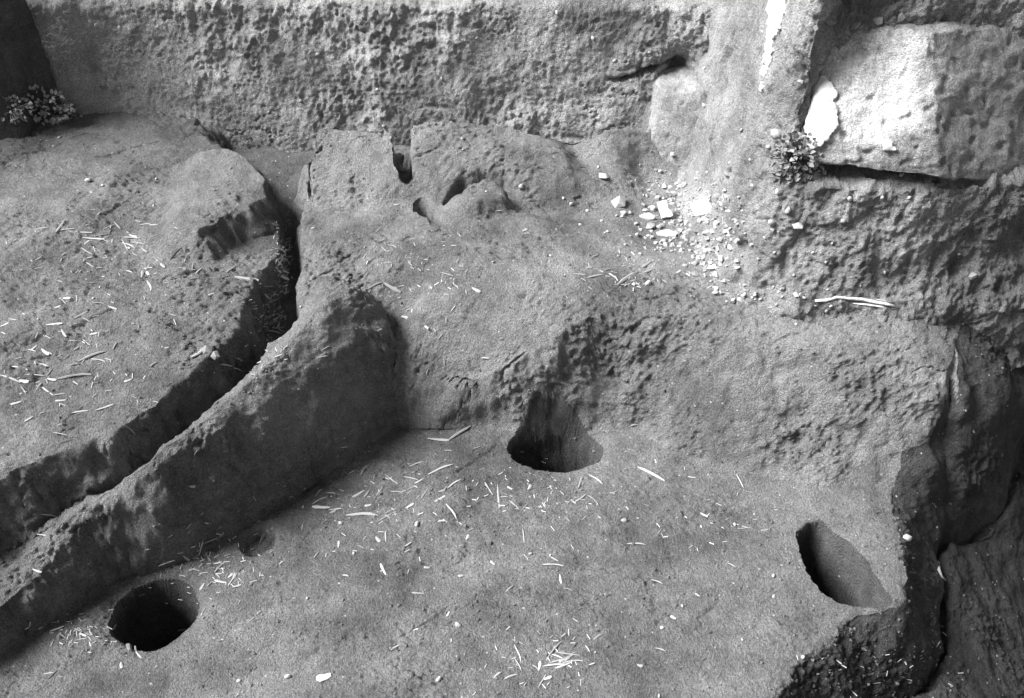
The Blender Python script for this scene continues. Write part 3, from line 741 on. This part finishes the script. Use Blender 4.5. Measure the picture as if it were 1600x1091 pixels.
lay(981, 436, 38, 32, 'thick pale straw piece lying slanted on the terrace top', None, thick=.0060)
lay(959, 434, 18, -42, 'short thick straw piece meeting a longer one on the terrace top', None, thick=.0050)
lay(1017, 741, 48, -27, 'thick pale straw on the pit floor beyond the post hole by the wall', None, thick=.0045)
lay(566, 804, 50, -3, 'long thin straw lying level on the pit floor near the ridge', None, thick=.003)
lay(506, 1058, 24, 15, 'short stout block-like straw stub on the pit floor', None, thick=.0062)
lay(502, 793, 28, -3, 'small pale dry leaf lying on the pit floor below the ridge', None, 'dry_leaf', 'leaf', 'straw', .0055, STRAW[3])
lay(202, 1012, 16, -70, 'small pale dry leaf beside the dark post hole', None, 'dry_leaf', 'leaf', 'straw', .0050, STRAW[3])

# long pale stick along the foot of the baulk, and a root in the crack
def stick(name, pts, rad, mat, label, cat):
    P3 = []
    for u, v in pts:
        h = hit(u, v); P3.append(h[0] + h[1] * rad * .7)
    vs, fs, k = [], [], 6
    for i, p in enumerate(P3):
        t = (P3[min(i + 1, len(P3) - 1)] - P3[max(i - 1, 0)]).normalized()
        a = t.cross(Vector((0, 0, 1))).normalized(); b = a.cross(t)
        r = rad * random.uniform(.75, 1.15) * (.55 if i in (0, len(P3) - 1) else 1)
        for j in range(k):
            q = 2 * math.pi * j / k; vs.append(p + (a * math.cos(q) + b * math.sin(q)) * r)
    for i in range(len(P3) - 1):
        for j in range(k): fs.append((i * k + j, i * k + (j + 1) % k, (i + 1) * k + (j + 1) % k, (i + 1) * k + j))
    fs += [tuple(range(k))[::-1], tuple((len(P3) - 1) * k + j for j in range(k))]
    me = bpy.data.meshes.new(name); me.from_pydata([tuple(q) for q in vs], [], fs); me.update(); me.shade_smooth(); me.materials.append(M[mat])
    o = bpy.data.objects.new(name, me); col.objects.link(o)
    return tag(o, label, cat)
stick('stick', [(1272, 470), (1290, 468), (1308, 465), (1325, 466), (1345, 468), (1362, 471), (1385, 474), (1404, 479)], .0050, 'twig', 'long pale crooked stick lying along the foot of the baulk', 'stick')
stick('stick', [(1332, 474), (1352, 476), (1378, 480), (1398, 484)], .0032, 'twig', 'thin shorter stick lying beside the long crooked stick', 'stick')
stick('root', [(1466, 878), (1465, 890), (1469, 900), (1476, 906)], .0045, 'root', 'pale curled root sticking out of the dark crack', 'root')

# ------------------------------------------------------------------ stones
def stone_mesh(seed, n=14, flat=.7, sub=0):
    r = random.Random(seed)
    bm = bmesh.new()
    for _ in range(n):
        v = Vector((r.gauss(0, 1), r.gauss(0, 1), r.gauss(0, 1))).normalized() * r.uniform(.85, 1.1)
        bm.verts.new((v.x, v.y * r.uniform(.8, 1), v.z * flat))
    res = bmesh.ops.convex_hull(bm, input=bm.verts[:])
    bmesh.ops.delete(bm, geom=[g for g in res['geom_interior'] if isinstance(g, bmesh.types.BMVert)], context='VERTS')
    if sub:
        bmesh.ops.bevel(bm, geom=bm.edges[:], offset=.10, segments=2, affect='EDGES', clamp_overlap=True)
    bmesh.ops.recalc_face_normals(bm, faces=bm.faces[:])
    me = bpy.data.meshes.new('stone_shape'); bm.to_mesh(me); bm.free()
    if sub: me.shade_smooth()
    return me
ANG = [stone_mesh(i, 13) for i in range(5)]; RND = [stone_mesh(20 + i, 22, .8, 1) for i in range(4)]; BIG = [stone_mesh(40 + i, 16, .75) for i in range(4)]
for me_ in ANG: me_.materials.append(M['stone'])
for me_ in RND: me_.materials.append(M['pebble'])
for me_ in BIG: me_.materials.append(M['stone'])
PLACES = {
    'stones in the rubble': [(1016, 345, 'next to the upright slab'), (1104, 320, 'next to the largest white lump'), (1052, 292, 'under the combed bank'), (1050, 365, 'by the long flat stone'), (1115, 415, 'at the tapering tip of the rubble'), (1140, 345, 'against the baulk'), (1095, 372, 'below the largest lump'), (1065, 325, 'between slab and largest lump')],
    'white pebbles on the terrace': [(910, 330, 'near the lone lumpy stone'), (1180, 465, 'at the baulk corner'), (1290, 485, 'under the long stick'), (1000, 445, 'by the thick straw pieces'), (722, 222, 'on the second clay hump'), (600, 197, 'on the hump beside the slot'), (800, 295, 'by the round lump'), (860, 400, 'on its open middle'), (1280, 506, 'above the sloping front'), (960, 260, 'on the combed bank'), (970, 380, 'at the rubble edge')],
    'white pebbles on the pit floor': [(976, 814, 'beyond the wall hole'), (1120, 822, 'in the combed part'), (1208, 915, 'beside the sunlit hole'), (1050, 965, 'on bare ground'), (1255, 1027, 'near the rough edge'), (700, 1000, 'on the worn patch'), (845, 867, 'in the open middle'), (545, 840, 'off the ridge foot'), (651, 820, 'among floor straws'), (420, 1060, 'past the dark post hole'), (1020, 1080, 'by its open side')],
    'white pebbles on the platform': [(138, 285, 'on the upper part'), (70, 200, 'at the wall foot'), (245, 290, 'by the clay slab'), (100, 490, 'among straws')],
    'white pebbles in the baulk': [(1215, 338, 'below the weed'), (1400, 300, 'under the plastered block'), (1382, 426, 'near its foot'), (1270, 395, 'in its middle'), (1180, 390, 'at its corner foot'), (1130, 230, 'on its sunlit flank'), (1480, 370, 'in its shaded part'), (1195, 260, 'at its corner by the weed')],
    'pebbles in the rough wall': [(170, 42, 'in its shaded corner'), (400, 140, 'beside the shaded corner'), (590, 120, 'behind the first clay hump'), (720, 90, 'behind the second clay hump'), (940, 60, 'above the long crack'), (1090, 100, 'above the smooth brick')],
    'stones on the ledge': [(1300, 38, 'towards the baulk corner'), (1370, 35, 'over the pale flank'), (1262, 118, 'beside the plaster patch')]}
def stone(u, v, w, h, label, group=None, name='stone', cat='stone', pool=None, mat=None, rot=None, up=.25):
    hh = hit(u, v)
    if not hh: return
    s = hh[2] / FPX / 2 * (1.55 if group == 'stones in the rubble' else 1.3)
    pool = pool or ANG
    o = bpy.data.objects.new(name, random.choice(pool)); col.objects.link(o)
    nz = hh[1]
    R_ = nz.to_track_quat('Z', 'Y').to_matrix().to_4x4() if abs(nz.z) < .5 else Matrix.Identity(4)
    o.matrix_world = Matrix.Translation(hh[0] + nz * h * s * up) @ R_ @ Matrix.Rotation(rot if rot is not None else random.uniform(0, 6.28), 4, 'Z') @ Matrix.Diagonal((w * s, w * s * random.uniform(.7, .95), h * s * 1.2, 1))
    if mat: o.material_slots[0].link = 'OBJECT'; o.material_slots[0].material = M[mat]
    if group in PLACES:
        w_ = min(PLACES[group], key=lambda q: (q[0] - u) ** 2 + (q[1] - v) ** 2)[2]
        label = label + ' ' + w_; group = group + ' ' + w_
    tag(o, label, cat, group)
    return o
stone(1104, 330, 36, 26, 'largest white angular lump in the rubble by the baulk', None, 'plaster_lump', 'lump', BIG, 'plaster', 0)
stone(966, 318, 24, 18, 'white lumpy stone lying apart from the rubble on the terrace', None, 'stone', 'stone', BIG, 'plaster', .3)
stone(1011, 342, 20, 13, 'rounded white stone beside the upright pale slab in the rubble', None, 'stone', 'stone', BIG, 'stone', 0)
stone(1042, 368, 26, 10, 'long flat pale stone at the lower edge of the rubble', None, 'stone', 'stone', BIG, 'stone', 0)
stone(942, 277, 16, 8, 'small pale stone below the combed earth bank', None, 'stone', 'stone', BIG)
stone(1213, 210, 18, 18, 'round white stone embedded high in the baulk near the weed', None, 'stone', 'stone', RND, None, 0, .1)
stone(1247, 352, 18, 8, 'flat pale stone embedded in the baulk face below the weed', None, 'stone', 'stone', BIG, 'stone', 0, .1)
stone(1517, 431, 13, 13, 'squarish white pebble in the shaded foot of the baulk', None, 'pebble', 'pebble', BIG, 'pebble', .5, .1)
stone(1417, 841, 13, 9, 'white oval pebble stuck in the rough pit edge', None, 'pebble', 'pebble', RND, None, 0, .1)
stone(325, 548, 20, 14, 'pale clod perched on the platform rim above the trench', None, 'clod', 'clod', BIG, 'grit', .4)
stone(336, 556, 14, 10, 'smaller clod perched beside a larger one on the platform rim', None, 'clod', 'clod', BIG, 'grit', .9)
# upright slab
hh = hit(1037, 338)
if hh:
    bm = bmesh.new(); bmesh.ops.create_cube(bm, size=1)
    bmesh.ops.subdivide_edges(bm, edges=bm.edges[:], cuts=3, use_grid_fill=True)
    for v_ in bm.verts: v_.co += Vector([random.uniform(-.05, .05) for _ in range(3)])
    for v_ in bm.verts: v_.co.x += .18 * (1 if v_.co.z < 0 else -1) * .5; v_.co.x *= (.9 if v_.co.z > 0 else 1.05)
    me_ = bpy.data.meshes.new('slab'); bm.to_mesh(me_); bm.free(); me_.materials.append(M['plaster'])
    o = bpy.data.objects.new('slab', me_); col.objects.link(o); k_ = hh[2] / FPX
    o.matrix_world = Matrix.Translation(hh[0] + Vector((0, 0, 12 * k_))) @ Matrix.Rotation(-.55, 4, 'X') @ Matrix.Rotation(-.22, 4, 'Y') @ Matrix.Diagonal((16 * k_, 6 * k_, 25 * k_, 1))
    tag(o, 'upright rectangular white slab leaning in the rubble', 'slab')
RUB = ('small pale angular rubble stone', 'stones in the rubble')
for u, v, w in ((1016, 355, 13), (1060, 385, 10), (1060, 362, 11), (1056, 287, 9), (1037, 292, 10), (1139, 333, 12), (1098, 310, 11), (1115, 418, 14), (1019, 326, 9), (1030, 355, 9), (1075, 350, 10),
                (1090, 360, 12), (1120, 350, 9), (1070, 318, 8), (1045, 300, 9), (1070, 290, 10), (1065, 305, 7), (1085, 375, 10), (1105, 365, 12), (1125, 375, 9), (1135, 362, 8), (1110, 392, 9), (1100, 402, 8),
                (1128, 405, 9), (1120, 430, 10), (1008, 330, 7), (1028, 310, 8), (1050, 320, 7), (1080, 335, 8), (1130, 320, 8), (1062, 340, 9), (1048, 350, 8), (1148, 345, 9), (1095, 345, 9), (1032, 366, 8), (1070, 372, 9)):
    stone(u, v, w, w * .75, *RUB)
PBT = ('tiny white pebble on the earth terrace', 'white pebbles on the terrace')
for u, v, w in ((893, 319, 7), (918, 330, 5), (906, 352, 6), (963, 338, 5), (977, 383, 5), (1120, 452, 9), (1013, 443, 10), (722, 217, 5), (724, 234, 4), (1164, 460, 6), (1175, 466, 5), (1188, 468, 6), (1214, 476, 5), (1180, 458, 5),
                (1292, 486, 6), (1298, 478, 5), (1222, 464, 4), (990, 445, 6), (600, 197, 5), (815, 292, 9), (880, 310, 5), (860, 400, 4), (760, 300, 4), (1244, 507, 4), (1330, 505, 4), (770, 410, 4), (935, 262, 5), (1000, 258, 4)):
    stone(u, v, w, w * .8, *PBT, name='pebble', cat='pebble', pool=RND)
PBF = ('tiny white pebble on the pit floor', 'white pebbles on the pit floor')
for u, v, w in ((976, 814, 9), (1096, 824, 5), (1208, 900, 6), (1066, 947, 5), (1035, 981, 6), (1255, 1027, 6), (1209, 932, 5), (715, 978, 10), (686, 1062, 9), (829, 866, 5), (553, 865, 5), (532, 818, 6), (651, 820, 9), (860, 868, 4),
                (1030, 1088, 5), (930, 1020, 4), (1160, 1000, 4), (450, 1058, 8), (374, 1064, 6), (480, 935, 4), (740, 752, 4), (1148, 820, 5)):
    stone(u, v, w, w * .8, *PBF, name='pebble', cat='pebble', pool=RND)
PBP = ('tiny white pebble on the straw-strewn platform', 'white pebbles on the platform')
for u, v, w in ((138, 283, 8), (93, 216, 5), (245, 280, 5), (160, 290, 4), (56, 186, 9), (146, 467, 5), (240, 322, 4), (60, 500, 5)):
    stone(u, v, w, w * .7, *PBP, name='pebble', cat='pebble', pool=RND)
PBB = ('tiny white pebble stuck in the earth baulk', 'white pebbles in the baulk')
for u, v, w in ((1327, 311, 8), (1231, 329, 10), (1206, 348, 12), (1379, 309, 6), (1421, 309, 6), (1382, 426, 6), (1318, 345, 8), (1270, 395, 5), (1195, 372, 6), (1185, 405, 5), (1450, 345, 5), (1160, 330, 6), (1100, 165, 7), (1158, 203, 6),
                (1210, 395, 6), (1300, 380, 5), (1240, 430, 5), (1290, 410, 5), (1140, 255, 5), (1105, 270, 5), (1408, 273, 10), (1498, 397, 5), (1172, 250, 5), (1176, 290, 6), (1215, 300, 8), (1200, 230, 6)):
    stone(u, v, w, w * .8, *PBB, name='pebble', cat='pebble', pool=RND, up=.05)
PBW = ('tiny pale pebble stuck in the pitted earth wall', 'pebbles in the rough wall')
for u, v, w in ((497, 85, 7), (1100, 107, 6), (927, 60, 6), (690, 123, 5), (187, 43, 5), (150, 40, 5), (420, 175, 5), (870, 20, 6), (1015, 82, 5), (470, 158, 5), (745, 60, 5), (590, 140, 5), (350, 110, 5), (960, 95, 6)):
    stone(u, v, w, w * .8, *PBW, name='pebble', cat='pebble', pool=RND, up=.05)
LEDGE = ('pale stone on the ledge above the large plastered block', 'stones on the ledge')
for u, v, w in ((1298, 33, 14), (1338, 38, 16), (1372, 33, 13), (1325, 50, 12), (1408, 28, 12), (1275, 45, 10), (1278, 105, 12), (1262, 115, 10), (1250, 128, 10)):
    stone(u, v, w, w * .6, *LEDGE, pool=BIG, mat='grit', up=.15)

# ------------------------------------------------------------------ loose stuff nobody could count
def scatter(name, label, cat, spots, mat, maker):
    vs, fs, b = [], [], 0
    for sp in spots:
        if not sp: continue
        v, f = maker(sp[0], sp[1])
        vs += v; fs += [tuple(i + b for i in q) for q in f]; b += len(v)
    me = bpy.data.meshes.new(name); me.from_pydata(vs, [], fs); me.update(); me.materials.append(M[mat])
    o = bpy.data.objects.new(name, me); col.objects.link(o)
    return tag(o, label, cat, kind='stuff')
ANGV = [([v.co.copy() for v in m_.vertices], [tuple(p.vertices) for p in m_.polygons]) for m_ in ANG]
def clod(lo, hi):
    def f(p, n):
        v, q = random.choice(ANGV); s = lo + (hi - lo) * random.random() ** 3
        R_ = Matrix.Rotation(random.uniform(0, 6.28), 3, 'Z')
        return [tuple(p + n * s * .2 + (R_ @ w) * s) for w in v], q
    return f
def bit(lo, hi):
    def f(p, n):
        a = random.uniform(0, 6.28); t = Vector((math.cos(a), math.sin(a), 0)); t = (t - n * t.dot(n)).normalized(); s = n.cross(t)
        L, w = random.uniform(lo, hi), random.uniform(.0007, .0014)
        p = p + n * .0012
        return [tuple(p + t * L * i + s * w * j + n * w * k) for i, j, k in ((-1, -1, 0), (-1, 1, 0), (-1, 0, 1), (1, -1, 0), (1, 1, 0), (1, 0, 1))], [(0, 1, 2), (5, 4, 3), (0, 3, 4, 1), (1, 4, 5, 2), (2, 5, 3, 0)]
    return f
def gaus(n, u, v, su, sv):
    return [hit(random.gauss(u, su), random.gauss(v, sv)) for _ in range(n)]
def over(n, x0, x1, y0, y1):
    return [drop(random.uniform(x0, x1), random.uniform(y0, y1)) for _ in range(n)]
scatter('gravel', 'grit and small gravel at the foot of the baulk', 'gravel', gaus(80, 1070, 345, 42, 30) + gaus(30, 1110, 400, 22, 18) + gaus(70, 1055, 290, 30, 12) + gaus(60, 1200, 462, 60, 8), 'stone', clod(.002, .012))
scatter('rubble_grit', 'darker earthy grit mixed into the rubble by the baulk', 'grit', gaus(380, 1070, 345, 46, 34) + gaus(90, 1110, 405, 25, 20), 'grit', clod(.003, .013))
scatter('soil_crumbs', 'loose crumbs of soil spread over the whole dig', 'soil', over(2400, -1.5, 1.4, 1.15, 3.0) + over(2600, -.8, 1.0, 1.15, 2.0) + gaus(120, 1390, 1030, 60, 30) + gaus(80, 440, 420, 8, 60), 'terrace', clod(.0012, .006))
scatter('chaff', 'fine chopped straw chaff sprinkled over floor, trench and platform', 'chaff',
        gaus(80, 150, 400, 110, 50) + gaus(90, 110, 560, 90, 60) + gaus(90, 600, 780, 110, 45) + gaus(80, 335, 890, 50, 40) + gaus(80, 442, 410, 8, 35) + gaus(90, 425, 500, 14, 35) + gaus(40, 850, 1030, 60, 30)
        + gaus(40, 860, 780, 60, 20) + gaus(35, 1390, 1040, 55, 28) + gaus(60, 1000, 430, 60, 15) + gaus(70, 650, 430, 60, 40) + gaus(30, 1120, 810, 60, 40) + gaus(60, 125, 990, 30, 15), 'chaff', bit(.003, .009))

# ------------------------------------------------------------------ weeds
def weed(u, v, w, h, nleaf, label, seed, lsize, off=.0):
    r = random.Random(seed); hh = hit(u, v); k = hh[2] / FPX
    base = hh[0] - Vector(ray(u, v)).normalized() * off; n = (hh[1] + Vector((0, -.3, .35))).normalized()
    root = bpy.data.objects.new('weed', None); col.objects.link(root); root.location = base; root.empty_display_size = .02
    tag(root, label, 'weed')
    sv, sf, lv, lf = [], [], [], []
    W, Hh = w * k / 2, h * k / 2
    ax = Vector((1, 0, 0)); up = Vector((0, .25, .95))
    for i in range(nleaf):
        a = r.uniform(0, 6.28); q = math.sqrt(r.random())
        tip = ax * math.cos(a) * q * W + up * math.sin(a) * q * Hh + n * (.012 + (1 - q) * .045 * r.uniform(.5, 1.1))
        if i % 3 == 0:
            b = len(sv); s0 = n.cross(tip).normalized() * .0014
            sv += [tuple(-n * .01 + s0), tuple(-n * .01 - s0), tuple(tip - s0), tuple(tip + s0), tuple(-n * .01 + n * .002), tuple(tip + n * .002)]
            sf += [(b, b + 1, b + 2, b + 3), (b, b + 3, b + 5, b + 4), (b + 1, b + 4, b + 5, b + 2)]
        d = (tip.normalized() * .6 + Vector((r.gauss(0, .5), r.gauss(0, .5), r.gauss(0, .4)))).normalized()
        s = d.cross(n + Vector((r.gauss(0, .4), r.gauss(0, .4), r.gauss(0, .4)))).normalized(); m = s.cross(d)
        L = lsize * r.uniform(.6, 1.3); wd = L * r.uniform(.28, .45); b = len(lv)
        for x, y, z in ((0, 0, 0), (.35, 1, .12), (.35, -1, .12), (.4, 0, 0), (.75, .7, .05), (.75, -.7, .05), (1, 0, -.15)):
            lv.append(tuple(tip + d * L * x + s * wd * y + m * L * z))
        lf += [(b, b + 1, b + 3), (b, b + 3, b + 2), (b + 1, b + 4, b + 3), (b + 3, b + 5, b + 2), (b + 3, b + 4, b + 6), (b + 3, b + 6, b + 5)]
    for nm, vv, ff, mt in (('stems', sv, sf, 'stem'), ('foliage', lv, lf, 'leaf')):
        me = bpy.data.meshes.new(nm); me.from_pydata(vv, [], ff); me.update(); me.materials.append(M[mt])
        o = bpy.data.objects.new(nm, me); col.objects.link(o); o.parent = root; o['kind'] = 'stuff'
weed(1248, 248, 84, 78, 230, 'dark tuft of small-leaved weed growing from the baulk under the plaster', 1, .015, .03)
weed(60, 165, 90, 50, 170, 'low leafy weed growing at the foot of the dark corner block', 2, .015)
weed(110, 180, 60, 26, 70, 'small sprig of weed trailing from the dark corner onto the platform', 3, .014)
weed(18, 172, 50, 40, 70, 'shaded weed tuft between the dark block and the platform', 4, .014)
